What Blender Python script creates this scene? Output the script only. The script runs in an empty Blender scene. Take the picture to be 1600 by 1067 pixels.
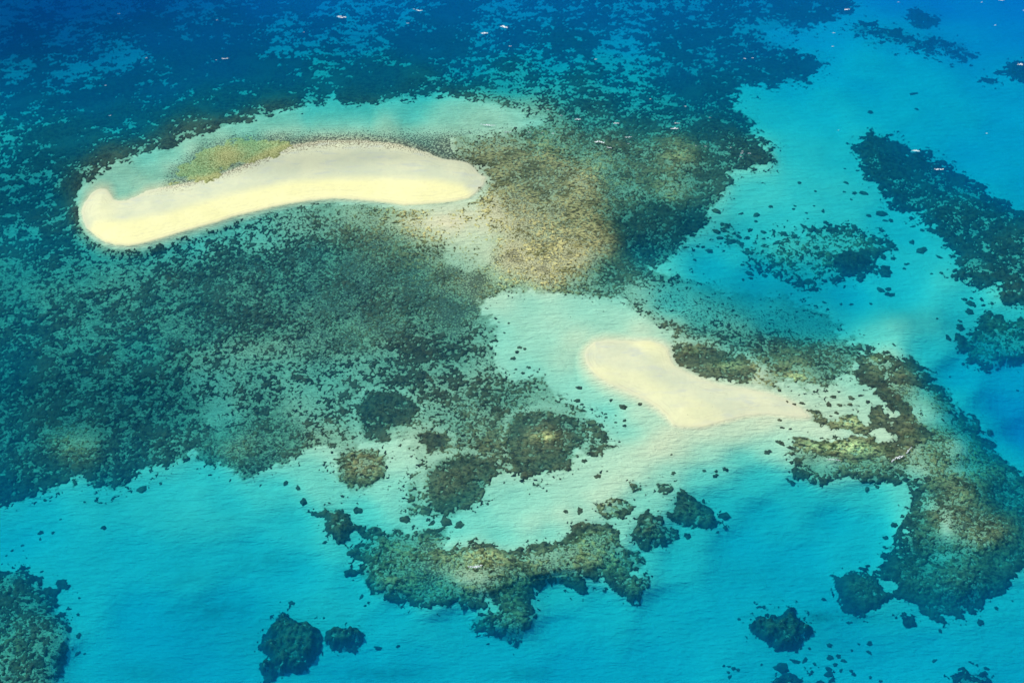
import bpy, math, random
import numpy as np
from mathutils import Vector
random.seed(7)
R = math.radians
S = bpy.context.scene
COL = S.collection

# ------------------------------------------------------------------ camera
CAM_H, PITCH, HFOV = 300.0, R(40.0), R(45.0)
cam_d = bpy.data.cameras.new('camera'); cam = bpy.data.objects.new('camera', cam_d); COL.objects.link(cam)
cam.location = (0, 0, CAM_H); cam.rotation_euler = (R(90) - PITCH, 0, 0)
cam_d.angle = HFOV; cam_d.clip_start = 1.0; cam_d.clip_end = 60000.0
S.camera = cam
# ------------------------------------------------------------------ sky, sun, exposure
SUN_EL, SUN_AZ = R(52), R(-58)          # azimuth from +Y (up in the picture), negative = to the left
w = bpy.data.worlds.new('World'); S.world = w; w.use_nodes = True
nt = w.node_tree
sky = nt.nodes.new('ShaderNodeTexSky'); sky.sky_type = 'NISHITA'; sky.sun_disc = False
sky.sun_elevation = SUN_EL; sky.sun_rotation = SUN_AZ
bg = nt.nodes['Background']; nt.links.new(sky.outputs[0], bg.inputs[0]); bg.inputs[1].default_value = 0.09
sd = bpy.data.lights.new('sun', 'SUN'); sd.energy = 4.2; sd.angle = R(0.53); sd.color = (1.0, 0.95, 0.84)
sun = bpy.data.objects.new('sun', sd); COL.objects.link(sun)
sv = Vector((math.sin(SUN_AZ) * math.cos(SUN_EL), math.cos(SUN_AZ) * math.cos(SUN_EL), math.sin(SUN_EL)))
sun.rotation_euler = sv.to_track_quat('Z', 'Y').to_euler(); sun.location = sv * 900
S.view_settings.view_transform = 'Standard'; S.view_settings.look = 'None'
S.view_settings.gamma = 1.0; S.view_settings.exposure = 0.12
S.cycles.max_bounces = 5; S.cycles.diffuse_bounces = 2; S.cycles.volume_bounces = 1
S.cycles.transparent_max_bounces = 12; S.cycles.use_denoising = True

# ------------------------------------------------------------------ survey: photo point -> ray -> ground
FP = 800.0 / math.tan(HFOV / 2)
def ground(px, py, z):
    px = np.asarray(px, float); py = np.asarray(py, float)
    cx = (px - 800) / FP; cy = -(py - 533.5) / FP
    dy = math.cos(PITCH) + cy * math.sin(PITCH); dz = -math.sin(PITCH) + cy * math.cos(PITCH)
    t = (CAM_H - z) / (-dz)
    return cx * t, dy * t

# ------------------------------------------------------------------ noise
def perlin(x, y, seed):
    rs = np.random.RandomState(seed); n = 256
    ang = rs.rand(n * n) * 2 * np.pi; gx, gy = np.cos(ang), np.sin(ang)
    xi = np.floor(x).astype(np.int64); yi = np.floor(y).astype(np.int64)
    xf, yf = x - xi, y - yi
    u = xf * xf * xf * (xf * (xf * 6 - 15) + 10); v = yf * yf * yf * (yf * (yf * 6 - 15) + 10)
    def g(a, b, fx, fy):
        h = ((xi + a) % n) * n + (yi + b) % n
        return gx[h] * fx + gy[h] * fy
    a = g(0, 0, xf, yf); b = g(1, 0, xf - 1, yf); c = g(0, 1, xf, yf - 1); d = g(1, 1, xf - 1, yf - 1)
    return (a + u * (b - a)) * (1 - v) + (c + u * (d - c)) * v
def fbm(x, y, scale, seed, octv=4, gain=0.55):
    s = 0; a = 1.0; f = 1.0 / scale; tot = 0
    for k in range(octv):
        ca, sa = math.cos(k * 1.1 + seed), math.sin(k * 1.1 + seed)
        s = s + a * perlin((x * ca - y * sa) * f + 31.7 * k, (x * sa + y * ca) * f + 17.3 * k, seed + k)
        tot += a * a; a *= gain; f *= 2.03
    return s / (0.27 * math.sqrt(tot))                 # about unit deviation
def clumps(x, y, size, seed):
    """rounded clumps of uneven size: highest at each clump's heart, about unit deviation"""
    rs = np.random.RandomState(seed); n = 256
    jx, jy, wr = rs.rand(n * n), rs.rand(n * n), rs.rand(n * n)
    x = x / size; y = y / size; xi = np.floor(x).astype(np.int64); yi = np.floor(y).astype(np.int64)
    best = np.full(x.shape, -9.0)
    for a in (-1, 0, 1):
        for b in (-1, 0, 1):
            h = ((xi + a) % n) * n + (yi + b) % n
            d = np.sqrt((xi + a + jx[h] - x) ** 2 + (yi + b + jy[h] - y) ** 2)
            best = np.maximum(best, wr[h] * .85 - d)
    return (best + .02) / .27
def uni(n): return 1 / (1 + np.exp(-1.7 * n))           # unit normal -> about uniform 0..1
def smooth(e0, e1, x):
    t = np.clip((x - e0) / (e1 - e0), 0, 1); return t * t * (3 - 2 * t)

# ------------------------------------------------------------------ surveyed sheet grid (about one vertex per picture pixel, wider than the frame)
STEP = 1.5625
gx = np.arange(-200, 1801, STEP); gy = np.arange(-90, 1191, STEP)
PX, PY = np.meshgrid(gx, gy)
NY, NX = PX.shape

def sdf(poly, PXs=None, PYs=None, margin=60):
    """signed distance in survey pixels, positive inside; far outside = -margin"""
    X = PX if PXs is None else PXs; Y = PY if PYs is None else PYs
    P = np.array(poly, float); out = np.full(X.shape, -float(margin))
    lo = P.min(0) - margin; hi = P.max(0) + margin
    sel = (X >= lo[0]) & (X <= hi[0]) & (Y >= lo[1]) & (Y <= hi[1])
    x = X[sel]; y = Y[sel]
    if x.size == 0: return out
    d2 = np.full(x.shape, 1e12); ins = np.zeros(x.shape, bool)
    for i in range(len(P)):
        ax, ay = P[i]; bx, by = P[(i + 1) % len(P)]
        ex, ey = bx - ax, by - ay
        t = np.clip(((x - ax) * ex + (y - ay) * ey) / (ex * ex + ey * ey + 1e-9), 0, 1)
        d2 = np.minimum(d2, (x - ax - t * ex) ** 2 + (y - ay - t * ey) ** 2)
        if ay != by:
            c = ((ay > y) != (by > y)) & (x < ex * (y - ay) / (ey) + ax)
            ins ^= c
    d = np.sqrt(d2); out[sel] = np.maximum(np.where(ins, d, -d), -margin)
    return out

def field(pts, eps=16.0, power=2.0):
    """scattered soundings -> smooth field on the sheet grid"""
    P = np.array(pts, float)
    cx = np.arange(-210, 1821, 10.0); cy = np.arange(-100, 1211, 10.0)
    CX, CY = np.meshgrid(cx, cy)
    num = np.zeros(CX.shape + (P.shape[1] - 2,)); den = np.zeros(CX.shape)
    for p in P:
        w_ = 1.0 / ((CX - p[0]) ** 2 + ((CY - p[1]) * 1.35) ** 2 + eps * eps) ** power
        den += w_; num += w_[..., None] * p[2:]
    F = num / den[..., None]
    for _ in range(2):
        G = F.copy(); G[1:-1, 1:-1] = (F[1:-1, 1:-1] * 4 + F[:-2, 1:-1] + F[2:, 1:-1] + F[1:-1, :-2] + F[1:-1, 2:]) / 8; F = G
    fx = (PX + 210) / 10; fy = (PY + 100) / 10
    ix = fx.astype(int); iy = fy.astype(int); fx = (fx - ix)[..., None]; fy = (fy - iy)[..., None]
    return (F[iy, ix] * (1 - fx) + F[iy, ix + 1] * fx) * (1 - fy) + (F[iy + 1, ix] * (1 - fx) + F[iy + 1, ix + 1] * fx) * fy

# soundings: place on the survey, depth in metres
SOUND = [(1055,682,.2),(1030,700,.3),(1000,716,.4),(960,745,.5),(930,772,.6),(1100,682,.3),(1150,668,.3),(1200,660,.25),(1250,663,.35),(880,800,.75),(840,820,.9),(1290,665,.4),(270,262,.5),(300,240,.6),(330,226,.7),(220,285,.6),(240,262,1.0),(200,270,.9),(450,205,.8),(520,204,.9),(600,203,.9),(660,208,.8),(720,205,.7),(780,203,.8),(0,0,12),(100,5,12),(200,0,11.5),(300,5,11),(400,0,11),(500,0,10),(600,0,9.5),(700,0,9),(800,0,8.5),(900,0,8),(1000,0,7.5),
(1100,0,8),(1200,0,8.5),(1300,0,9),(1400,0,10),(1500,0,11),(1600,0,12),(-150,0,13),(1750,0,13),(800,-80,13),(0,-80,15),(1500,-80,15),
(0,60,10),(120,60,9.5),(240,50,9),(350,40,8.5),(200,85,7),(110,105,5.6),(30,115,5.6),(60,160,4.6),(150,140,5),(250,130,5),(350,100,6),(450,60,6.8),(550,50,6.6),
(450,100,5),(350,150,3.6),(200,190,3.6),(100,220,3.2),(0,230,3.4),(60,300,2.8),(-120,300,4.5),(-150,600,4.5),(650,60,6.4),(720,90,5),(600,110,4),(500,120,3.6),(650,135,2.8),
(800,60,6.4),(870,90,5),(980,60,6.4),(1100,60,6.8),(960,110,4.2),(1060,100,5),(800,110,3.6),(900,140,2.9),(1000,150,3.3),(1100,150,3.8),
(1200,50,6.5),(1300,60,6.8),(1400,60,7.2),(1500,50,8.6),(1580,60,9.5),(1230,130,5),(1350,110,5.2),(1450,120,5.4),(1560,130,6.4),(1680,130,9),
(1200,180,3.6),(1300,180,3.9),(1400,170,4.6),(1500,190,5),(1590,200,6),(1250,240,3.0),(1330,240,3.4),(1430,220,5.2),(1520,260,6.2),(1590,290,6),(1700,300,8),
(1180,300,2.5),(1250,320,2.8),(1320,310,3.0),(1230,380,2.7),(1320,380,3.0),(1400,350,4.0),(1420,420,3.4),(1380,440,3.8),(1480,440,2.6),(1560,460,2.2),(1500,350,3.4),(1580,400,3),
(1150,400,3.2),(1120,425,4.6),(1180,440,5.0),(1250,460,4.8),(1330,465,5.2),(1300,500,3.8),(1220,500,3.2),(1400,470,4.2),(1400,505,1.9),(1360,530,2.1),(1450,510,2.4),(1500,500,3.6),(1520,470,3.2),
(1460,550,3.6),(1500,590,6.5),(1530,560,5.4),(1580,590,7.5),(1560,640,10),(1600,680,12.5),(1700,700,14),(1640,600,9),(1590,540,4),(1560,500,3.4),
(1500,620,4.5),(1530,660,5.0),(1570,710,6),(1450,640,1.5),(1480,700,1.4),(1540,740,2.8),(1590,770,4.5),(1680,820,7),(1500,760,1.2),(1440,730,1.0),
(1480,810,1.0),(1540,830,1.1),(1430,820,2.2),(1580,880,3.4),(1500,900,2.6),(1440,900,3.6),(1460,960,5.2),(1360,920,4.2),(1590,940,5.2),(1530,960,5.4),
(1340,600,1.1),(1300,560,1.3),(1380,560,1.0),(1400,600,.9),(1350,640,.75),(1370,680,.6),(1300,630,.6),(1300,655,.55),(1250,660,.5),(1300,700,.6),(1400,700,.6),(1350,740,1.4),(1280,740,1.7),(1400,660,.5),(1250,700,.9),
(1420,760,2.2),(1350,775,3.3),(1250,775,3.8),(1180,750,3.3),(1160,720,2.0),(1200,700,1.2),(1220,680,.8),(1230,640,.2),
(1100,700,1.1),(1150,670,.55),(1060,690,.55),(1000,720,.75),(1040,740,1.3),(1100,750,2.1),(1120,790,4),(1200,810,5),(1300,820,5.2),(1360,830,4.8),(1250,880,6.2),(1150,860,6),(1330,870,5.4),(1250,930,6.8),(1150,920,6.6),
(1050,880,4.8),(1080,840,4),(1050,950,6.4),(950,950,5.2),(870,930,4.4),(880,990,6),(780,1020,6.6),(700,980,6),(620,970,5.6),(560,920,5.2),(640,1040,7.2),(900,1050,7.4),(1050,1040,7.6),(1200,1040,7.6),(1300,990,7.6),(1280,950,7.4),(1350,1040,7.6),(1450,1020,6.8),(1560,1000,6.6),(1600,1060,7.5),(1100,990,7),
(560,1050,7.4),(350,1050,7.2),(450,900,5.6),(360,960,7.2),(400,1000,6.4),(400,870,5.2),(300,900,5),(300,980,6.8),(230,970,6.8),(150,1040,6),(200,880,4.8),(100,860,4.6),(130,950,4.8),(20,850,5.0),(-100,880,6),(60,1000,2.6),(0,940,3.2),(30,1060,2.4),(-100,1050,3),
(60,800,4.6),(150,800,4.0),(250,790,3.7),(350,800,3.8),(320,745,3.2),(420,770,2.8),(450,820,4.0),(520,770,1.9),(570,800,2.4),(620,790,1.7),(640,710,1.0),(660,690,.9),(600,770,1.5),(480,740,2.0),(500,690,1.2),
(700,820,1.9),(740,800,1.6),(790,790,1.3),(850,790,1.2),(780,840,1.7),(850,830,1.6),(900,790,1.1),(950,740,.8),(920,760,.9),(1000,790,1.6),(960,830,1.6),(1020,870,3.2),(930,840,1.3),(700,870,1.1),(620,870,1.8),(600,900,2.2),(760,870,.45),(740,895,.5),(850,880,.9),(900,870,1.0),(980,910,2.6),(800,960,2.5),(560,850,3.2),(680,940,3.2),(530,820,2.4),
(400,720,1.8),(380,700,1.5),(450,700,1.6),(560,730,.9),(700,750,.9),(760,720,.9),(860,690,.55),(840,720,.9),(920,680,1.2),(950,640,1.7),(980,670,1.4),(900,600,1.3),(880,560,.9),(850,540,1.2),(820,580,1.5),(780,620,1.6),
(960,620,.9),(1000,650,.7),(900,530,.6),(870,500,.9),(820,480,1.1),(900,480,1.1),(960,500,1.0),(1000,520,.5),(1050,520,.8),(980,460,1.3),(1060,470,2.3),(1100,500,2.0),(1150,530,1.5),(1200,550,1.1),(1100,550,.6),(1250,590,.7),(1180,590,.3),(1060,560,.25),
(790,470,.8),(740,440,.6),(700,420,.8),(650,430,1.4),(600,400,1.0),(600,360,.6),(650,350,.25),(700,350,.15),(740,370,.3),(800,400,.12),(850,430,.12),(900,400,.12),(940,380,.15),(800,330,.15),(850,280,.25),(900,300,.3),(760,250,.3),(780,220,.4),(700,225,.3),
(970,420,1.5),(1000,400,2.4),(990,360,1.8),(1030,330,1.8),(1080,350,2.2),(980,300,1.2),(1050,300,1.0),(1100,290,1.5),(1000,250,1.1),(1060,240,.9),(950,230,.9),(880,210,.9),(920,180,1.9),(1000,190,2.2),(1100,200,2.2),(1150,240,1.6),(1180,245,1.4),
(840,185,1.1),(770,190,.9),(700,185,1.1),(640,180,1.9),(560,180,2.2),(500,185,2.1),(440,190,1.5),(380,200,1.2),(320,215,1.1),(270,240,1.5),(240,270,1.2),(200,290,1.0),(190,270,.9),(230,250,1.6),(160,285,.9),(500,215,.35),(600,212,.4),(440,215,.2),(350,240,.05),
(500,330,.9),(450,335,1.1),(560,330,.7),(400,350,1.6),(350,370,1.8),(280,395,2.2),(220,400,2.3),(150,390,2.6),(110,340,2.2),(100,400,2.6),(30,400,2.8),(20,500,2.9),(100,480,2.3),(200,460,2.1),(300,440,1.9),(400,430,1.7),(500,420,1.5),(560,430,1.3),
(0,580,3.4),(100,570,2.5),(200,560,2.3),(300,540,1.9),(400,530,1.5),(500,520,1.3),(600,510,1.2),(700,490,1.2),(760,520,1.6),(700,560,1.7),(600,580,1.8),(500,600,2.0),(400,600,2.1),(300,620,2.3),(200,640,2.5),(100,660,2.7),(0,680,3.4),(120,700,1.9),(50,740,2.9),(0,770,4),(200,710,2.8),(260,700,2.5),(340,670,2.4),(560,640,1.8),(620,640,1.5),(700,650,1.4),(780,660,1.2),(480,650,1.7)]
# reef survey: cover of dark coral clumps, cover of rubble and turf on the bed, fineness of the clumps, paleness of the coral
CTRL = [(0,15,.15,.5,.1,0),(150,15,.2,.5,.1,0),(300,12,.3,.5,.1,0),(240,60,.75,.5,.1,0),(50,70,.85,.5,.1,0),(150,70,.7,.5,.1,0),(200,85,.25,.2,.1,0),(110,103,.3,.2,.1,0),(30,117,.35,.3,.1,0),
(350,60,.85,.5,.1,0),(300,110,.85,.6,.1,0),(200,140,.8,.6,.1,0),(60,150,.75,.5,.1,0),(130,170,.8,.6,.1,0),(250,180,.82,.6,.1,0),(330,140,.85,.6,.1,0),(400,120,.85,.6,.1,0),(450,140,.8,.6,.1,0),
(480,55,.35,.2,.1,0),(560,48,.3,.2,.1,0),(450,65,.3,.2,.1,0),(470,20,.6,.4,.1,0),(420,30,.75,.4,.1,0),(600,5,.3,.3,.1,0),(620,30,.6,.3,.1,0),(650,60,.85,.5,.1,0),(700,40,.85,.5,.1,0),(560,75,.6,.5,.1,0),
(620,110,.85,.6,.1,0),(560,125,.85,.6,.1,0),(700,100,.75,.5,.1,0),(700,130,.7,.6,.1,0),(780,60,.6,.4,.1,0),(800,15,.3,.3,.1,0),(850,35,.7,.4,.1,0),(890,55,.85,.5,.1,0),(860,85,.45,.4,.1,0),
(980,60,.3,.3,.1,0),(1000,80,.45,.3,.1,0),(900,5,.6,.3,.1,0),(1050,50,.8,.4,.1,0),(1060,10,.5,.4,.1,0),(1120,30,.65,.4,.1,0),(1150,90,.8,.6,.1,0),(1230,15,.9,.5,.1,0),(1290,30,.9,.5,.1,0),(1240,100,.9,.6,.1,0),(1195,55,.4,.4,.1,0),
(1060,125,.8,.7,.2,0),(990,105,.4,.4,.1,0),(940,120,.5,.5,.2,0),(1100,150,.8,.7,.2,0),(990,150,.5,.5,.2,0),(910,140,.65,.6,.2,0),(850,130,.5,.5,.2,0),(830,165,.3,.6,.4,0),(930,170,.6,.7,.3,0),(1000,175,.65,.7,.4,0),(1080,190,.7,.8,.4,0),(1140,200,.75,.8,.4,0),(1180,245,.9,.8,.3,0),
(1060,240,.65,.9,.5,.25),(980,215,.65,.9,.5,.1),(900,205,.45,.9,.6,.1),(820,205,.35,.8,.7,.2),(760,190,.3,.6,.7,.2),(720,215,.5,.7,.8,.3),
(780,250,.7,.9,.8,.35),(850,230,.6,.9,.8,.45),(850,280,.8,.9,.7,.2),(920,270,.65,.9,.8,.5),(960,290,.6,.9,.8,.3),(800,310,.7,.9,.8,.4),(880,330,.7,.9,.8,.45),(930,360,.65,.9,.8,.5),(840,370,.6,.9,.8,.65),(880,400,.55,.9,.8,.7),(810,400,.4,.6,.8,.8),(780,430,.35,.5,.8,.8),(850,430,.5,.7,.8,.75),(740,360,.3,.4,.8,.85),(700,350,.35,.3,.8,.9),(650,350,.5,.5,.8,.8),(620,330,.5,.7,.8,.6),(760,320,.5,.5,.8,.7),
(980,340,.7,.9,.5,.1),(1000,380,.75,.9,.6,0),(1050,340,.7,.9,.5,.05),(1050,290,.65,.9,.5,.3),(1100,280,.65,.9,.5,.05),(1090,350,.8,.9,.4,0),(1000,270,.65,.9,.6,.15),(960,430,.55,.9,.7,.15),(900,455,.35,.7,.8,.3),
(1030,410,.5,.9,.6,0),(1000,460,.3,.4,.8,.1),(1060,470,.35,.5,.8,0),(1130,510,.45,.7,.7,0),(1200,530,.6,.9,.7,0),(1280,550,.65,.9,.7,.1),(1140,530,.6,.9,.6,0),(1100,525,.35,.8,.8,.1),(1090,560,.75,.6,.5,.35),(1130,575,.75,.6,.5,.35),(1060,550,.5,.3,.5,.15),(1180,590,.4,.5,.6,.4),(1240,590,.55,.8,.6,.4),(1240,560,.65,.9,.6,.2),(1300,590,.4,.8,.7,.2),(1200,470,.15,.5,.7,0),(1250,500,.3,.8,.7,0),
(560,330,.4,.7,.9,.3),(500,345,.35,.7,.8,.1),(450,350,.35,.6,.8,0),(400,370,.4,.5,.6,0),(620,380,.55,.95,.9,.2),(560,380,.6,.95,.9,.1),(480,400,.6,.9,.7,0),(600,430,.7,.95,.8,.05),(680,400,.35,.7,.9,.3),(700,440,.5,.9,.9,.2),(640,470,.7,.95,.8,.05),(560,480,.55,.95,.8,0),(450,460,.55,.9,.7,0),(700,480,.55,.95,.8,.1),(740,440,.3,.8,.9,.3),
(130,270,.85,.6,.2,0),(60,250,.8,.6,.2,0),(0,240,.6,.5,.2,0),(60,320,.7,.7,.2,0),(0,330,.6,.7,.2,0),(100,370,.75,.7,.2,0),(30,400,.6,.7,.2,0),(180,400,.6,.6,.25,0),(260,385,.5,.5,.3,0),(300,380,.35,.4,.3,0),(220,430,.5,.6,.25,0),(130,440,.45,.7,.25,0),(50,460,.4,.7,.25,0),(300,440,.5,.8,.45,0),(380,420,.6,.9,.6,0),
(10,520,.55,.7,.2,0),(80,530,.6,.7,.2,0),(160,510,.5,.7,.25,0),(250,500,.65,.8,.35,0),(200,550,.75,.8,.2,0),(250,580,.85,.9,.2,0),(100,590,.6,.8,.2,0),(20,580,.75,.8,.2,0),(330,500,.6,.9,.5,0),(400,500,.6,.95,.7,0),(180,620,.8,1,.3,0),(200,660,.75,1,.3,0),(100,640,.7,.9,.2,0),(20,650,.6,.8,.2,0),(280,640,.6,.8,.3,0),(330,590,.4,.4,.3,0),(370,560,.45,.5,.3,0),(350,640,.35,.4,.3,0),(30,690,.65,.9,.3,0),(110,690,.45,1,.5,.2),(60,730,.7,1,.4,.05),(0,760,.9,1,.3,0),(40,770,.9,1,.3,0),(110,750,.85,.9,.3,.05),(200,720,.65,.9,.3,0),(260,700,.6,.6,.3,.05),
(430,560,.45,.5,.35,0),(500,540,.45,.7,.5,0),(560,520,.4,.9,.8,.2),(620,500,.6,.9,.8,.1),(460,600,.45,.4,.3,0),(420,640,.6,.7,.3,0),(430,680,.6,.95,.5,.1),(380,700,.55,.9,.5,.15),(400,730,.6,.9,.5,.05),(520,620,.35,.4,.3,0),(480,640,.5,.4,.3,0),(550,580,.45,.4,.3,0),(600,560,.5,.5,.3,0),(650,540,.7,.6,.3,0),(700,540,.7,.7,.3,0),(760,520,.5,.4,.35,.05),(640,600,.6,.6,.3,0),(700,600,.5,.4,.35,0),(760,580,.45,.35,.4,.05),(600,640,.85,.8,.4,.05),(620,650,.85,.8,.4,.1),(540,680,.25,.3,.5,.1),(680,650,.35,.4,.4,.1),(690,690,.7,.6,.5,.2),(640,700,.15,.15,.5,.2),(740,650,.4,.5,.6,.15),(780,630,.45,.6,.6,.1),(800,670,.6,.8,.6,.2),(850,620,.5,.6,.6,.15),(860,680,.6,.8,.7,.6),(860,720,.8,.9,.6,.05),(900,690,.7,.8,.6,.1),(935,690,.7,.6,.5,.1),(800,710,.5,.7,.6,.2),
(560,730,.5,.8,.7,.35),(570,750,.5,.8,.7,.25),(540,700,.5,.5,.5,.1),(700,750,.7,.8,.6,.25),(720,730,.7,.8,.6,.3),(760,740,.8,.8,.5,.05),(740,780,.9,.9,.5,0),(660,780,.5,.5,.5,.2),(670,720,.2,.2,.5,.2)]

BIGREEF = [(-260,-120),(1340,-120),(1330,20),(1262,46),(1200,50),(1215,72),(1290,100),(1262,128),(1205,137),(1160,132),(1147,148),(1150,170),(1175,192),(1187,215),(1208,235),(1210,252),(1190,265),(1140,268),(1133,300),(1110,330),(1112,352),(1080,376),(1050,403),(1020,418),(1060,436),(1110,450),(1160,462),(1230,470),(1290,490),(1320,530),(1350,545),(1330,585),(1290,605),(1230,600),(1200,606),(1165,602),(1123,598),(1090,588),(1062,574),(1046,556),(1048,540),(1042,520),(1010,495),(960,468),(900,464),(850,455),(780,460),(745,468),(772,498),(778,540),(772,580),(800,598),(850,588),(862,610),(900,640),(942,662),(955,698),(930,715),(900,705),(890,730),(840,745),(800,740),(772,748),(745,785),(700,803),(665,806),(640,797),(636,765),(650,735),(660,715),(640,690),(560,692),(560,700),(606,716),(600,750),(560,768),(530,750),(528,712),(500,690),(480,700),(430,735),(400,745),(368,745),(345,728),(318,725),(300,700),(290,718),(250,730),(210,742),(175,770),(152,765),(130,745),(60,768),(0,792),(-260,850)]
LAGOON = [(118,318),(124,302),(150,272),(180,254),(240,236),(300,214),(340,201),(400,184),(450,173),(503,164),(506,150),(522,146),(534,164),(620,158),(690,152),(740,160),(800,176),(840,190),(780,200),(700,212),(700,232),(712,250),(735,257),(758,276),(748,296),(735,315),(690,325),(655,322),(620,322),(560,318),(520,318),(460,326),(400,338),(330,360),(260,384),(225,388),(170,388),(135,366)]
POOL = [(785,470),(860,462),(960,470),(1010,500),(1040,525),(1046,560),(960,640),(900,632),(850,585),(800,592),(780,560)]

def rise(d, a): return a
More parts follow.
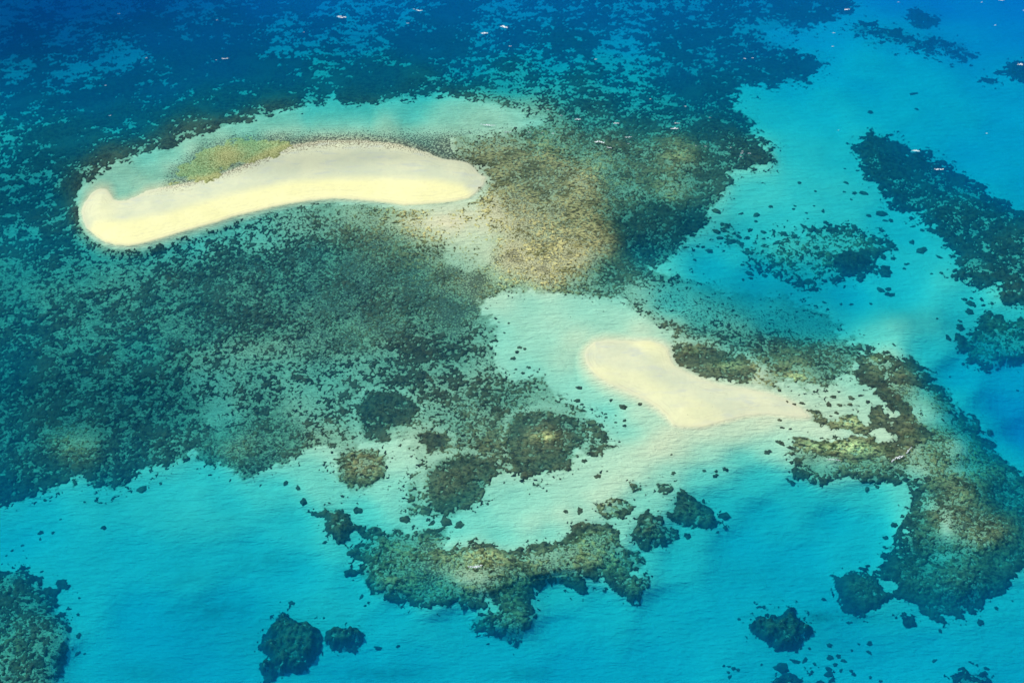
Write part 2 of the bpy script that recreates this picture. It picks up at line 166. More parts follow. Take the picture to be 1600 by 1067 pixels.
# named patch reefs: name, label, outline, (cover, turf, fine, pale), rise m, edge roughness px
PATCHES = [
 ('coral_reef', 'wide broken horseshoe shaped reef right of the small sandbar, running off the right edge',
  [(1338,553),(1350,544),(1380,543),(1402,556),(1432,568),(1462,592),(1446,600),(1470,606),(1500,634),(1498,646),(1522,648),(1535,678),(1562,708),(1600,742),(1720,790),(1720,905),(1600,895),(1577,903),(1575,930),(1545,938),(1520,952),(1498,964),(1461,973),(1447,967),(1424,948),(1400,936),(1397,915),(1388,905),(1375,912),(1369,893),(1391,877),(1380,865),(1402,851),(1397,837),(1414,829),(1408,806),(1425,781),(1430,764),(1414,753),(1369,759),(1352,753),(1318,747),(1290,756),(1256,752),(1237,739),(1240,722),(1238,706),(1251,697),(1239,683),(1256,684),(1284,689),(1324,685),(1352,684),(1354,668),(1329,675),(1307,669),(1282,662),(1267,650),(1258,637),(1270,640),(1284,650),(1312,656),(1324,643),(1338,648),(1354,668),(1359,686),(1392,695),(1399,684),(1394,672),(1386,664),(1372,669),(1357,660),(1354,650),(1362,634),(1373,630),(1388,645),(1400,660),(1402,650),(1385,632),(1368,614),(1372,606),(1345,600),(1332,580),(1340,568)],
  (.64,.95,.45,.16), .25, 5),
 ('coral_reef', 'ragged reef band under the pale spit, with a small breaker on its olive crown',
  [(560,827),(580,825),(602,834),(622,826),(639,834),(653,834),(667,826),(695,827),(706,840),(701,851),(723,851),(760,848),(782,857),(800,861),(828,855),(865,848),(881,839),(893,837),(896,826),(912,818),(938,818),(963,827),(974,840),(971,860),(994,865),(1005,874),(997,885),(991,896),(1014,902),(1025,908),(1011,924),(1000,940),(980,936),(971,927),(952,916),(941,905),(921,901),(911,902),(921,919),(910,927),(896,922),(870,913),(853,908),(851,920),(834,924),(831,936),(837,975),(825,992),(814,1000),(811,1011),(794,1009),(774,997),(740,986),(740,972),(754,958),(774,947),(760,938),(749,950),(723,952),(718,944),(695,950),(659,947),(633,943),(614,934),(594,934),(577,930),(566,907),(562,893),(546,899),(539,893),(546,888),(560,888),(569,877),(543,864),(552,854),(574,848),(569,837)],
  (.66,.95,.5,.2), .4, 4),
 ('coral_reef', 'dark leaning reef belt along the right edge, two white breakers on its upper end',
  [(1337,258),(1336,238),(1345,218),(1362,207),(1385,212),(1420,232),(1450,240),(1482,262),(1512,278),(1532,290),(1545,305),(1575,322),(1640,335),(1720,345),(1720,520),(1640,508),(1600,490),(1575,470),(1560,455),(1530,445),(1500,437),(1483,425),(1492,405),(1470,372),(1450,348),(1438,340),(1405,332),(1388,318),(1372,292),(1352,282)],
  (.92,.7,.25,.0), .9, 6),
 ('coral_reef', 'broken grey brown reef at the right edge, below the dark leaning belt',
  [(1496,545),(1508,520),(1535,508),(1532,492),(1548,484),(1580,498),(1640,500),(1720,520),(1720,590),(1610,566),(1585,572),(1550,582),(1515,572)],
  (.66,.7,.3,.15), .5, 7),
 ('coral_reef', 'loose brown coral clumps on turquoise sand left of the dark leaning reef belt',
  [(1120,345),(1145,352),(1165,380),(1210,368),(1262,358),(1325,352),(1392,378),(1400,392),(1378,402),(1362,430),(1312,440),(1266,456),(1205,436),(1165,412),(1128,375)],
  (.42,.35,.3,.1), .5, 6),
 ('patch_reef', 'solid dark oval coral patch at the right of the loose brown clumps',
  [(1298,420),(1304,404),(1326,394),(1350,390),(1362,404),(1356,420),(1326,436)], (.97,.6,.3,.0), .9, 3),
 ('coral_reef', 'speckled green brown reef filling the lower left corner',
  [(-260,880),(0,893),(6,888),(34,881),(46,893),(56,908),(67,919),(93,924),(98,941),(95,958),(112,975),(112,1000),(112,1026),(104,1048),(93,1070),(80,1190),(-260,1250)],
  (.78,.9,.35,.02), .8, 5),
 ('patch_reef', 'largest lone dark coral patch in the lower blue water, roughly square with lumpy edges',
  [(437,951),(451,955),(465,961),(484,967),(496,981),(504,995),(504,1009),(490,1026),(470,1045),(451,1045),(431,1049),(414,1059),(406,1048),(400,1028),(417,1020),(408,1006),(417,992),(408,983),(417,972),(417,964),(431,961)],
  (.84,.95,.3,.06), 3.2, 4),
 ('patch_reef', 'dark oval coral patch touching the right side of the large square patch',
  [(510,981),(526,974),(552,974),(569,976),(573,992),(566,1003),(552,1009),(535,1014),(521,1009),(506,998)], (.84,.95,.3,.06), 3.2, 3),
 ('patch_reef', 'lone lumpy coral patch in blue water, left of and below the horseshoe reef',
  [(1182,955),(1200,956),(1217,958),(1234,948),(1249,955),(1253,966),(1272,973),(1262,984),(1251,997),(1239,1009),(1217,1010),(1200,1003),(1182,992),(1172,983),(1171,969)],
  (.84,.95,.3,.06), 3.4, 4),
 ('patch_reef', 'lobed coral patch joined by a thin neck to the lower left of the horseshoe reef',
  [(1304,902),(1329,893),(1352,888),(1369,893),(1382,908),(1380,925),(1396,930),(1374,941),(1366,952),(1338,959),(1324,952),(1312,947),(1308,921)],
  (.84,.95,.3,.06), .9, 5),
 ('patch_reef', 'small dark blocky coral patch just under the southern lip of the horseshoe reef',
  [(1407,958),(1414,953),(1430,962),(1439,974),(1434,981),(1416,980)], (.97,.6,.3,.0), 1.2, 2),
 ('patch_reef', 'upright ragged coral patch above the left end of the southern reef band',
  [(507,789),(529,792),(549,804),(555,818),(541,834),(541,849),(526,851),(524,840),(510,832),(508,818),(507,806),(482,799),(482,794),(504,795)],
  (.85,.8,.4,.1), 1.2, 3),
 ('patch_reef', 'three lobed brown coral patch right of the southern reef band',
  [(977,829),(994,820),(994,808),(1005,801),(1010,790),(1020,800),(1033,809),(1039,823),(1061,827),(1070,840),(1053,849),(1039,851),(1025,863),(1008,861),(994,849),(980,840)],
  (.82,.95,.5,.12), .8, 3),
 ('patch_reef', 'brown coral patch sloping down to the right, right of the three lobed patch',
  [(1059,773),(1070,770),(1087,781),(1112,795),(1125,816),(1115,829),(1092,827),(1070,820),(1050,815),(1047,801),(1056,789)],
  (.85,.95,.5,.12), .9, 3),
 ('patch_reef', 'pale reddish rubble patch at the lower edge of the sand spit',
  [(930,793),(950,782),(972,780),(990,788),(985,800),(965,812),(945,812),(938,802)], (.55,.6,.5,.45), .4, 4),
 ('patch_reef', 'small brown coral patch on the pale spit, left one of two side by side',
  [(980,755),(997,750),(1008,761),(1005,773),(988,770)], (.6,.6,.5,.2), .4, 3),
 ('patch_reef', 'small brown coral patch on the pale spit, right one of two side by side',
  [(1025,757),(1047,756),(1053,765),(1042,771),(1030,768)], (.8,.6,.5,.15), .4, 2),
 ('patch_reef', 'small pointed dark coral patch beside the lower left corner reef',
  [(88,903),(100,904),(121,911),(106,918),(90,917)], (.97,.5,.3,0), 1.0, 1.5),
 ('patch_reef', 'dark coral patch cut off by the bottom edge, below the lone lumpy patch',
  [(1195,1068),(1222,1054),(1236,1049),(1252,1056),(1265,1046),(1275,1059),(1298,1062),(1330,1100),(1170,1110)], (.9,.8,.3,0), 1.6, 4),
 ('patch_reef', 'dark coral patch cut off by the bottom edge near the right corner',
  [(1488,1056),(1504,1042),(1516,1050),(1540,1043),(1548,1062),(1545,1100),(1485,1105)], (.9,.8,.3,0), 1.4, 4),
 ('patch_reef', 'blackish coral cluster at the upper tip of the horseshoe reef, brown on top',
  [(1336,562),(1339,551),(1358,544),(1392,551),(1420,566),(1448,576),(1461,592),(1436,601),(1392,604),(1358,600),(1338,582)], (.85,.6,.45,.1), .3, 4),
 ('patch_reef', 'rounded grey brown coral block ringed by a pale sand pool inside the horseshoe reef',
  [(1355,652),(1361,636),(1373,631),(1388,646),(1390,662),(1376,669),(1361,664)], (.97,.9,.4,.15), .25, 2),
 ('patch_reef', 'long grey coral block leaning right, just above the rounded block in the sand pool',
  [(1366,613),(1375,604),(1392,610),(1408,622),(1424,638),(1428,654),(1408,664),(1392,655),(1402,646),(1386,630),(1371,622)], (.95,.9,.4,.15), .25, 2),
 ('patch_reef', 'grey brown coral block under the long one, closing the sand pool on the right',
  [(1386,672),(1404,662),(1440,666),(1455,680),(1430,698),(1398,699),(1401,686)], (.93,.9,.45,.2), .25, 2.5),
 ('patch_reef', 'upper of two golden brown coral arms pointing at the small sandbar',
  [(1262,640),(1276,644),(1293,655),(1308,655),(1322,647),(1337,645),(1349,658),(1357,672),(1358,686),(1336,677),(1302,671),(1274,657)], (.8,.8,.6,.42), .2, 2.5),
 ('patch_reef', 'lower of two golden brown coral arms pointing at the small sandbar',
  [(1239,685),(1250,681),(1291,690),(1336,681),(1364,686),(1396,696),(1417,700),(1404,716),(1336,722),(1280,710),(1244,698)], (.82,.85,.6,.42), .25, 3),
 ('patch_reef', 'blurred dark oval reef lying deep near the top right corner',
  [(1411,25),(1425,14),(1447,17),(1467,25),(1464,37),(1447,42),(1425,37)], (.95,.6,.2,0), 1.5, 4),
 ('patch_reef', 'dim streak of deep coral left of the blurred oval reef at the top right',
  [(1322,45),(1350,33),(1400,50),(1450,60),(1505,72),(1525,92),(1480,92),(1430,80),(1390,68),(1340,58)], (.36,.9,.2,0), .6, 7),
 ('patch_reef', 'deep dark coral patch at the right edge with a small breaker on it',
  [(1558,111),(1575,97),(1600,94),(1650,98),(1660,120),(1600,124),(1575,120)], (.9,.6,.2,0), 1.8, 4),
 ('patch_reef', 'slim dark coral streak just left of the deep patch at the right edge',
  [(1526,122),(1540,117),(1560,119),(1558,127),(1540,128)], (.9,.6,.2,0), 1.4, 2),
]
# knolls of the big flat that read as reefs of their own: label, outline
KNOLLS = [
 ('patch_reef', 'round knoll with a yellow top left of the sand spit',
  [(790,690),(800,655),(850,640),(900,655),(915,680),(905,705),(890,730),(840,745),(805,742)], .35, (.76, .12)),
 ('patch_reef', 'broad brown knoll in the middle of the shallows, darkest along its lower right rim',
  [(668,735),(690,718),(730,712),(770,722),(778,742),(765,758),(745,785),(700,800),(672,795),(664,760)], .45, (.86, .12)),
 ('patch_reef', 'pale mottled round knoll on the sand left of the broad brown knoll',
  [(528,712),(560,698),(590,705),(606,722),(600,750),(560,768),(532,750)], .3, (.66, .3)),
 ('patch_reef', 'blackish knoll amid scattered clumps, above the pale mottled knoll',
  [(558,640),(575,615),(620,615),(655,632),(640,660),(605,668),(610,692),(570,688)], .4, (.92, .03)),
 ('patch_reef', 'small dark lens shaped knoll between the pale and the brown knolls',
  [(650,680),(670,672),(700,685),(700,700),(672,705)], .35, (.95, .03)),
 ('patch_reef', 'knobbly yellow and black coral garden touching the right flank of the small sandbar',
  [(1046,556),(1055,538),(1090,538),(1120,545),(1160,560),(1185,580),(1170,600),(1123,600),(1085,590),(1060,572)], .2, (.80, .10)),
 ('coral_reef', 'yellow grey reef crest wrapping the right end of the long sandbar',
  [(690,225),(760,215),(860,215),(930,250),(975,300),(975,370),(965,410),(890,440),(860,455),(780,462),(760,430),(770,380),(700,375),(640,370),(590,350),(585,335),(650,325),(735,315),(758,280),(740,258),(700,248)], .15, None),
]

LONGBAR = [(159,296),(152,298),(141,306),(132,320),(128,331),(132,346),(138,358),(152,369),(166,378),(183,382),(202,383),(225,379),(253,371),(295,358),(337,347),(365,337),(400,329),(428,322),(465,315),(496,311),(526,309),(557,311),(591,314),(614,317),(633,320),(653,319),(681,317),(709,314),(732,309),(743,301),(754,289),(758,278),(748,274),(741,264),(732,256),(715,252),(690,250),(668,240),(620,226),(560,220),(500,221),(450,229),(420,240),(400,250),(375,262),(351,271),(323,281),(304,285),(266,292),(247,296),(230,299),(219,306),(202,313),(186,316),(177,313),(171,303),(166,297)]
SUN_DRYSAND = [(150,350),(190,348),(253,338),(309,321),(351,309),(400,298),(456,286),(512,282),(569,281),(625,282),(681,284),(723,291),(740,305),(735,330),(600,345),(500,345),(300,400),(180,420),(120,380)]
SMALLBAR = [(915,553),(918,545),(929,536),(946,533),(980,534),(1014,534),(1033,539),(1043,546),(1047,562),(1053,573),(1070,582),(1092,593),(1123,603),(1165,609),(1200,616),(1228,626),(1251,640),(1262,650),(1240,650),(1200,646),(1165,649),(1132,657),(1095,666),(1064,666),(1053,663),(1042,649),(1030,638),(1008,624),(980,610),(952,598),(935,587),(924,576),(917,565)]
ALGAE = [(266,287),(273,270),(298,250),(315,233),(351,222),(400,216),(442,218),(458,229),(430,244),(400,252),(351,266),(322,286),(292,281)]

# ------------------------------------------------------------------ fields on the sheet
DEPTH = field(SOUND, eps=14)[..., 0]
C = field(CTRL, eps=16)
dens, turf, fine, pale = [C[..., k].copy() for k in range(4)]
west_w = smooth(370, 430, PY) * smooth(760, 700, PY) * smooth(900, 760, PX)
DEPTH = DEPTH * (1 - .14 * west_w)
DEPTH = DEPTH * (1 + .38 * smooth(.8, 2.8, DEPTH) - .2 * smooth(5, 9, DEPTH))
for p in PATCHES: DEPTH = DEPTH + (.5 if p[4] > .3 else .15 if p[3][3] < .5 else 0) * smooth(-4, 12, sdf(p[2])) * (DEPTH < 3)
for k in KNOLLS:
    if k[4] and k[4][1] < .2: DEPTH = DEPTH + .45 * smooth(-4, 14, sdf(k[2]))
DEPTH = DEPTH + .35 * smooth(.5, .9, turf) * np.clip(1 - 2.2 * pale, 0, 1) * smooth(0, 15, sdf(BIGREEF))
X0, Y0 = ground(PX, PY, 0 * PX)                           # sea level footprint, for noise
DEPTH = DEPTH * (1 + .05 * fbm(X0, Y0, 60, 3, 3)) + .05 * fbm(X0, Y0, 14, 5, 3) * np.clip(DEPTH, 0, 3) / 2
sL, sS = sdf(LONGBAR), sdf(SMALLBAR)
near = np.maximum(sL, sS)
shore = np.clip(-near, 0, 60)
DEPTH = np.minimum(DEPTH, .12 + shore * .16) if False else DEPTH
slopeL = .05 + .06 * smooth(285, 330, PY)
DEPTH = np.minimum(DEPTH, .08 + np.clip(-sL, 0, 60) * slopeL + 20 * (sL < -55))
DEPTH = np.minimum(DEPTH, .06 + np.clip(-sS, 0, 60) * .045 + 20 * (sS < -55))
DEPTH = np.maximum(DEPTH, .05)
BZ = -DEPTH
XX, YY = ground(PX, PY, BZ)                               # true footprint of every sounding on the bed

warp = fbm(XX, YY, 9, 11, 4, .6)                          # ragged reef edges
warp2 = fbm(XX, YY, 3.0, 17, 3, .6)
def edge(s, rough): return s + rough * (.9 * warp + .55 * warp2)
mask = smooth(-4, 4, edge(sdf(BIGREEF), 6))
lagsoft = 4 + 14 * smooth(560, 800, PX)
mask *= 1 - smooth(0, 1, (edge(sdf(LAGOON), 4) + lagsoft) / (lagsoft + 6))
mask *= 1 - .93 * smooth(-4, 6, edge(sdf(POOL), 5))
label = np.zeros(PX.shape, int)                           # 0 = the big flat
lift = np.zeros(PX.shape)
D = dens * mask; T = turf * mask; F = np.clip(fine + .16 * west_w, 0, 1); T = np.clip(T + .25 * west_w * mask, 0, 1); P = pale * mask
for i, k in enumerate(KNOLLS):
    s = sdf(k[2]); label[edge(s, 2) > 0] = 100 + i
    lift = np.maximum(lift, k[3] * smooth(0, 30, edge(s, 3)))
    if k[4]: rim = np.exp(-((s + 7) / 6.5) ** 2) * .42 * (label < 100); D = D * (1 - rim); T = T * (1 - rim)
    if k[4]:
        m = smooth(-1, 5, edge(s, 4)); D = D * (1 - m) + k[4][0] * m; P = P * (1 - m) + k[4][1] * m; T = np.maximum(T, .9 * m); F = F * (1 - m) + .55 * m
inpatch = np.zeros(PX.shape)
for i, p in enumerate(PATCHES):
    up = p[4] * 2.4 if p[4] >= 1 else 0
    s = sdf([(a_, b_ + up) for a_, b_ in p[2]]); e = edge(s, p[5]); m = smooth(-1.5, 2.5, e)
    d_, t_, f_, p_ = p[3]
    inner = smooth(0, 26, s)
    dd = d_ * (1 - .20 * inner) + .16 * (1 - inner) + .10 * fbm(XX, YY, 16, 40 + i, 2)
    D = D * (1 - m) + dd * m; T = T * (1 - m) + t_ * m * (.6 + .4 * inner); F = F * (1 - m) + (f_ + .3 * inner) * m; P = P * (1 - m) + p_ * m * (.4 + 1.6 * inner)
    lift = np.maximum(lift, p[4] * smooth(-1, 18, e) * (.9 + .16 * warp2))
    label[e > -3] = i + 1
    inpatch = np.maximum(inpatch, m)
# places of the horseshoe and the band with their own look
def spot(x, y, rx, ry): return np.exp(-(((PX - x) / rx) ** 2 + ((PY - y) / ry) ** 2))
sandy = sum(a * spot(x, y, rx, ry) for x, y, rx, ry, a in [(1500,700,26,22,.4),(1440,650,22,14,.5),(1478,825,9,22,.6),(1530,848,22,18,.22),(1470,870,22,6,.4),(1430,740,26,16,.45),(1290,725,30,14,.35),(1440,620,26,22,.35),(1500,735,30,8,.3),(1420,700,20,18,.3),(1300,690,20,8,.3),(1450,790,20,14,.3),(1380,600,26,14,.25),(1430,300,30,12,.25),(1500,340,30,12,.3),(1550,390,30,14,.25),(1400,250,20,10,.25),(700,850,16,8,.4),(740,905,40,14,.3),(590,852,10,5,.3),(1035,812,8,4,.4),(1100,800,8,4,.3),(845,870,40,10,.2),
   (1600,700,1,1,0),(650,720,22,26,.9),(620,765,26,16,.8),(340,665,12,30,.3),(700,610,30,10,.15),(330,600,25,25,.2)])
fan = smooth(-8, 26, sdf([(975,445),(1040,432),(1120,446),(1240,462),(1330,505),(1350,548),(1290,548),(1200,528),(1120,520),(1050,512),(1010,490)]) + 5 * warp)
D = D * (1 - .62 * fan); F = np.maximum(F, .9 * fan); T = T * (1 - .35 * fan)
spill = smooth(-6, 16, sdf([(640,318),(740,312),(752,330),(772,372),(768,412),(735,440),(700,420),(690,380),(655,350)]) + 6 * warp)
D = D * (1 - .45 * spill * (.8 + .3 * warp)); T = T * (1 - .5 * spill)
shoreline = smooth(-11, -3, near) * smooth(296, 308, PY); D = D * (1 - shoreline); T = T * (1 - shoreline)
D = D * (1 - .15 * west_w * (label == 0))
sandy = sandy + sum(a * spot(x, y, rx, ry) for x, y, rx, ry, a in [(1470,655,24,12,.5),(1430,640,14,8,.4)])
basin = smooth(-6, 8, sdf([(1255,630),(1300,608),(1345,603),(1385,606),(1425,640),(1436,662),(1410,690),(1385,700),(1330,696),(1245,684),(1240,660)]) + 2 * warp) * (label == 1)
sandy = np.where((label <= 1) | (label == 2) | (label > 99), sandy, 0) + basin * .45
T = T * (1 - np.clip(sandy * inpatch * 1.3, 0, .92)); D = D - sandy * inpatch * 1.5 - sandy * (1 - inpatch) * .5
palec = sum(a * spot(x, y, rx, ry) for x, y, rx, ry, a in [(755,870,32,9,.55),(740,885,30,10,.3),(920,850,34,18,.25),(850,684,17,7,.85),(1300,700,50,9,.5),(1330,660,30,10,.35),(1315,690,40,6,.3),(1535,845,22,22,.2),(1370,560,14,5,.45),(1245,590,14,5,.6),(1138,572,26,9,.45),(1082,548,14,6,.3),(1500,780,20,8,.3),(20,1020,30,30,.2),(110,690,30,14,.15),(1060,243,22,7,.25),(1580,510,20,14,.2),(1050,310,10,6,.3),(700,350,30,10,.15),(908,870,7,4,.5),(955,866,6,4,.5)])
P = np.clip(P + palec, 0, 1)
D = np.clip(D, 0, 1)

lowC = (label == 1) * smooth(720, 790, PY); D = np.clip(D + .16 * lowC, 0, .95); P = P * (1 - .45 * lowC)
halo = .13 * smooth(-34, -2, sdf(BIGREEF) + 5 * warp) * (1 - shoreline) * (1 - smooth(-3, 5, sdf(LAGOON))) * (1 - .6 * smooth(-4, 6, sdf(POOL)))
for p in PATCHES: halo = np.maximum(halo, .09 * smooth(-24, -2, sdf(p[2]) + 4 * warp))
F = np.where(D < .1, np.maximum(F, .45), F); D = np.maximum(D, halo * (near < -12))
# coral clumps: three sizes of noise, mixed by fineness, cut at the surveyed cover
n_big = fbm(XX, YY, 6.0, 21, 5, .68); n_mid = fbm(XX, YY, 2.6, 27, 4, .68); n_fin = fbm(XX, YY, 1.2, 33, 3, .7)
mod = .10 * fbm(XX, YY, 22, 61, 3) + .07 * fbm(XX, YY, 55, 63, 2)
topw = smooth(260, 60, PY)
mod = mod + topw * .08 * smooth(900, 400, PX) + topw * .10 * fbm(XX, YY, 34, 67, 4, .6)
wx, wy = XX + 1.0 * fbm(XX, YY, 4, 101, 3), YY + 1.0 * fbm(XX, YY, 4, 103, 3)
n_big = .62 * n_big + .78 * clumps(wx, wy, 5.2, 81); n_mid = .62 * n_mid + .78 * clumps(wx, wy, 2.6, 83)
D = np.where(D > .03, np.clip(D + mod * smooth(.03, .3, D) * smooth(1.1, .8, D), .02, .98), D)
wf = np.clip(F, 0, 1)
N = n_big * np.clip(1 - 1.6 * wf, 0, 1) * .85 + n_mid * (.55 + .3 * (1 - np.abs(wf - .5) * 2)) + n_fin * (.3 + .75 * wf)
nrm = np.sqrt((np.clip(1 - 1.6 * wf, 0, 1) * .85) ** 2 + (.55 + .3 * (1 - np.abs(wf - .5) * 2)) ** 2 + (.3 + .75 * wf) ** 2)
U = uni(N / nrm)
thr = 1 - D
exc = (U - thr)                                           # > 0 where coral stands
exc = np.where(D < .03, -1, exc)
RELIEF = np.clip(exc * (1.0 - .5 * wf), -.6, .32) + .07 * (exc > 0) * n_fin
RELIEF = RELIEF + .08 * (exc > 0) * n_mid * inpatch * (DEPTH > 2)
RELIEF = np.where(exc > 0, RELIEF + .05, RELIEF - .05)
CAP = np.clip(DEPTH - .6 * np.clip(1 - 1.6 * P, 0, 1), .12, 5) + .05 * np.clip(n_fin, 0, 2)
BZ2 = BZ + np.minimum(lift, np.clip(DEPTH - .9 * np.clip(1 - 1.6 * P, 0, 1), 0, 9))   # rocky mound under the coral
RZ = np.minimum(BZ2 + RELIEF, np.maximum(BZ + CAP, BZ2 + .07))
RZ = np.where(exc < -.02, BZ2 - .4, RZ)
GRASSY = smooth(-3, 6, edge(sdf(ALGAE), 4))

# ------------------------------------------------------------------ mesh helpers
def mesh_from_grid(name, Z, faces_mask, attrs, mat, parent=None):
    """the part of the sheet picked by faces_mask (cells), as one mesh"""
    j, i = np.nonzero(faces_mask)
    if len(j) == 0: return None
    idx = np.arange(NY * NX).reshape(NY, NX)
    q = np.stack([idx[j + 1, i], idx[j + 1, i + 1], idx[j, i + 1], idx[j, i]], 1)
    used = np.unique(q); remap = np.full(NY * NX, -1); remap[used] = np.arange(len(used)); q = remap[q]
    co = np.stack([XX.ravel()[used], YY.ravel()[used], Z.ravel()[used]], 1)
    return raw_mesh(name, co, q, {k: v.ravel()[used] for k, v in attrs.items()}, mat)
def raw_mesh(name, co, q, attrs, mat, smooth_=True):
    me = bpy.data.meshes.new(name)
    me.vertices.add(len(co)); me.vertices.foreach_set('co', np.ascontiguousarray(co, np.float32).ravel())
    me.loops.add(q.size); me.loops.foreach_set('vertex_index', q.astype(np.int32).ravel())
    me.polygons.add(len(q)); me.polygons.foreach_set('loop_start', (np.arange(len(q)) * q.shape[1]).astype(np.int32))
    me.update(calc_edges=True)
    if smooth_: me.shade_smooth()
    for k, v in attrs.items():
        a = me.attributes.new(k, 'FLOAT', 'POINT'); a.data.foreach_set('value', np.ascontiguousarray(v, np.float32))
    me.materials.append(mat)
    o = bpy.data.objects.new(name, me); COL.objects.link(o)
    return o
def tag(o, label=None, cat=None, group=None, kind=None):
    if label: o['label'] = label
    if cat: o['category'] = cat
    if group: o['group'] = group
    if kind: o['kind'] = kind
    return o

# ------------------------------------------------------------------ materials
class NT:
    def __init__(s, name):
        s.m = bpy.data.materials.new(name); s.m.use_nodes = True; s.t = s.m.node_tree; s.t.nodes.clear()
        s.out = s.t.nodes.new('ShaderNodeOutputMaterial')
        s.geo = s.t.nodes.new('ShaderNodeNewGeometry')
    def put(s, sock, v):
        if hasattr(v, 'is_output'): s.t.links.new(v, sock)
        else: sock.default_value = v
    def attr(s, n):
        a = s.t.nodes.new('ShaderNodeAttribute'); a.attribute_name = n; return a.outputs['Fac']
    def pos(s, sx=1, sy=1, sz=1, off=(0, 0, 0)):
        m = s.t.nodes.new('ShaderNodeMapping'); m.inputs['Scale'].default_value = (sx, sy, sz); m.inputs['Location'].default_value = off
        s.t.links.new(s.geo.outputs['Position'], m.inputs[0]); return m.outputs[0]
    def rot(s, v, a, sx=1, sy=1):
        m = s.t.nodes.new('ShaderNodeMapping'); m.inputs['Rotation'].default_value = (0, 0, a); m.inputs['Scale'].default_value = (sx, sy, 1)
        s.t.links.new(v, m.inputs[0]); return m.outputs[0]
    def noise(s, scale, detail=3, rough=.55, vec=None):
        n = s.t.nodes.new('ShaderNodeTexNoise'); n.inputs['Scale'].default_value = scale; n.inputs['Detail'].default_value = detail; n.inputs['Roughness'].default_value = rough
        s.t.links.new(vec if vec is not None else s.geo.outputs['Position'], n.inputs['Vector']); return n.outputs['Fac']
    def ramp(s, v, a, b, lo=0., hi=1.):
        m = s.t.nodes.new('ShaderNodeMapRange'); m.interpolation_type = 'SMOOTHSTEP'
        s.put(m.inputs['Value'], v); s.put(m.inputs['From Min'], a); s.put(m.inputs['From Max'], b); s.put(m.inputs['To Min'], lo); s.put(m.inputs['To Max'], hi)
        return m.outputs[0]
    def math(s, op, a, b=0.):
        m = s.t.nodes.new('ShaderNodeMath'); m.operation = op; s.put(m.inputs[0], a); s.put(m.inputs[1], b); return m.outputs[0]
    def mix(s, f, a, b):
        m = s.t.nodes.new('ShaderNodeMix'); m.data_type = 'RGBA'; s.put(m.inputs[0], f); s.put(m.inputs[6], a); s.put(m.inputs[7], b); return m.outputs[2]
    def bump(s, h, strength, dist):
        b = s.t.nodes.new('ShaderNodeBump'); b.inputs['Strength'].default_value = strength; b.inputs['Distance'].default_value = dist
        s.t.links.new(h, b.inputs['Height']); return b.outputs[0]
    def bsdf(s, col, rough=.9, normal=None, spec=.1):
        b = s.t.nodes.new('ShaderNodeBsdfPrincipled'); s.put(b.inputs['Base Color'], col); s.put(b.inputs['Roughness'], rough)
        s.put(b.inputs['Specular IOR Level'], spec)
        if normal is not None: s.t.links.new(normal, b.inputs['Normal'])
        s.t.links.new(b.outputs[0], s.out.inputs[0]); return s.m
def rgb(*c): return (c[0], c[1], c[2], 1)

def coral_palette(n):
    """living and dead coral: mottled browns, olives and greys; paler where the crest is bleached and dry"""
    big = n.noise(.09, 4, .6); mid = n.noise(.55, 4, .65); fin = n.noise(2.1, 3, .7)
    dark = n.mix(n.ramp(mid, .38, .64), rgb(.018, .024, .024), rgb(.070, .082, .054))
    dark = n.mix(n.ramp(n.noise(.17, 2), .6, .72), dark, rgb(.080, .066, .042))
    dark = n.mix(n.ramp(fin, .56, .72), dark, rgb(.15, .17, .12))
    dark = n.mix(n.ramp(n.noise(.05, 3), .52, .66, 0., .5), dark, rgb(.09, .11, .075))
    lum = n.noise(.55, 5, .72, n.rot(n.pos(), R(35), 1, 1.7))
    light = n.mix(n.ramp(lum, .40, .56), rgb(.04, .05, .03), rgb(.80, .78, .34))
    light = n.mix(n.ramp(big, .45, .62), light, n.mix(n.ramp(lum, .42, .62), rgb(.05, .065, .025), rgb(.36, .38, .15)))
    return dark, light, fin, mid

n = NT('reef_coral')
dark, light, fin, mid = coral_palette(n)
col = n.mix(n.attr('pale'), dark, light)
M_CORAL = n.bsdf(col, .85, n.bump(n.math('ADD', fin, mid), .8, .35))

n = NT('seabed_sand')
dark, light, fin, mid = coral_palette(n)
broad = n.noise(.035, 3, .6)
sand = n.mix(n.ramp(broad, .35, .65), rgb(.60, .60, .41), rgb(.68, .66, .45))
sand = n.mix(n.ramp(n.noise(.35, 4, .6), .5, .75, 0., .28), sand, rgb(.48, .50, .32))
t1 = n.mix(n.ramp(mid, .36, .66), rgb(.15, .20, .12), rgb(.32, .38, .23))
t1 = n.mix(n.ramp(fin, .5, .7, 0., .8), t1, rgb(.10, .12, .09))
t1 = n.mix(n.math('MULTIPLY', n.attr('pale'), .9), t1, n.mix(n.ramp(fin, .40, .55), rgb(.17, .19, .10), rgb(.60, .62, .34)))
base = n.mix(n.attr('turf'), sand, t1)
sp = n.math('SUBTRACT', n.noise(1.35, 2, .6), n.math('MULTIPLY', n.attr('speck'), .42))
base = n.mix(n.ramp(sp, .19, .27, 1., 0.), base, n.mix(n.attr('pale'), rgb(.09, .10, .075), rgb(.15, .16, .09)))
rv = n.rot(n.pos(1, 1, 1), R(18), 1, 3.2)
rip = n.math('ADD', n.noise(.45, 3, .6, rv), n.math('MULTIPLY', n.noise(.13, 2, .5, n.rot(n.pos(), R(24), 1, 3.4)), 1.6))
M_BED = n.bsdf(base, .95, n.bump(n.math('ADD', rip, n.math('MULTIPLY', fin, .35)), .9, .7))

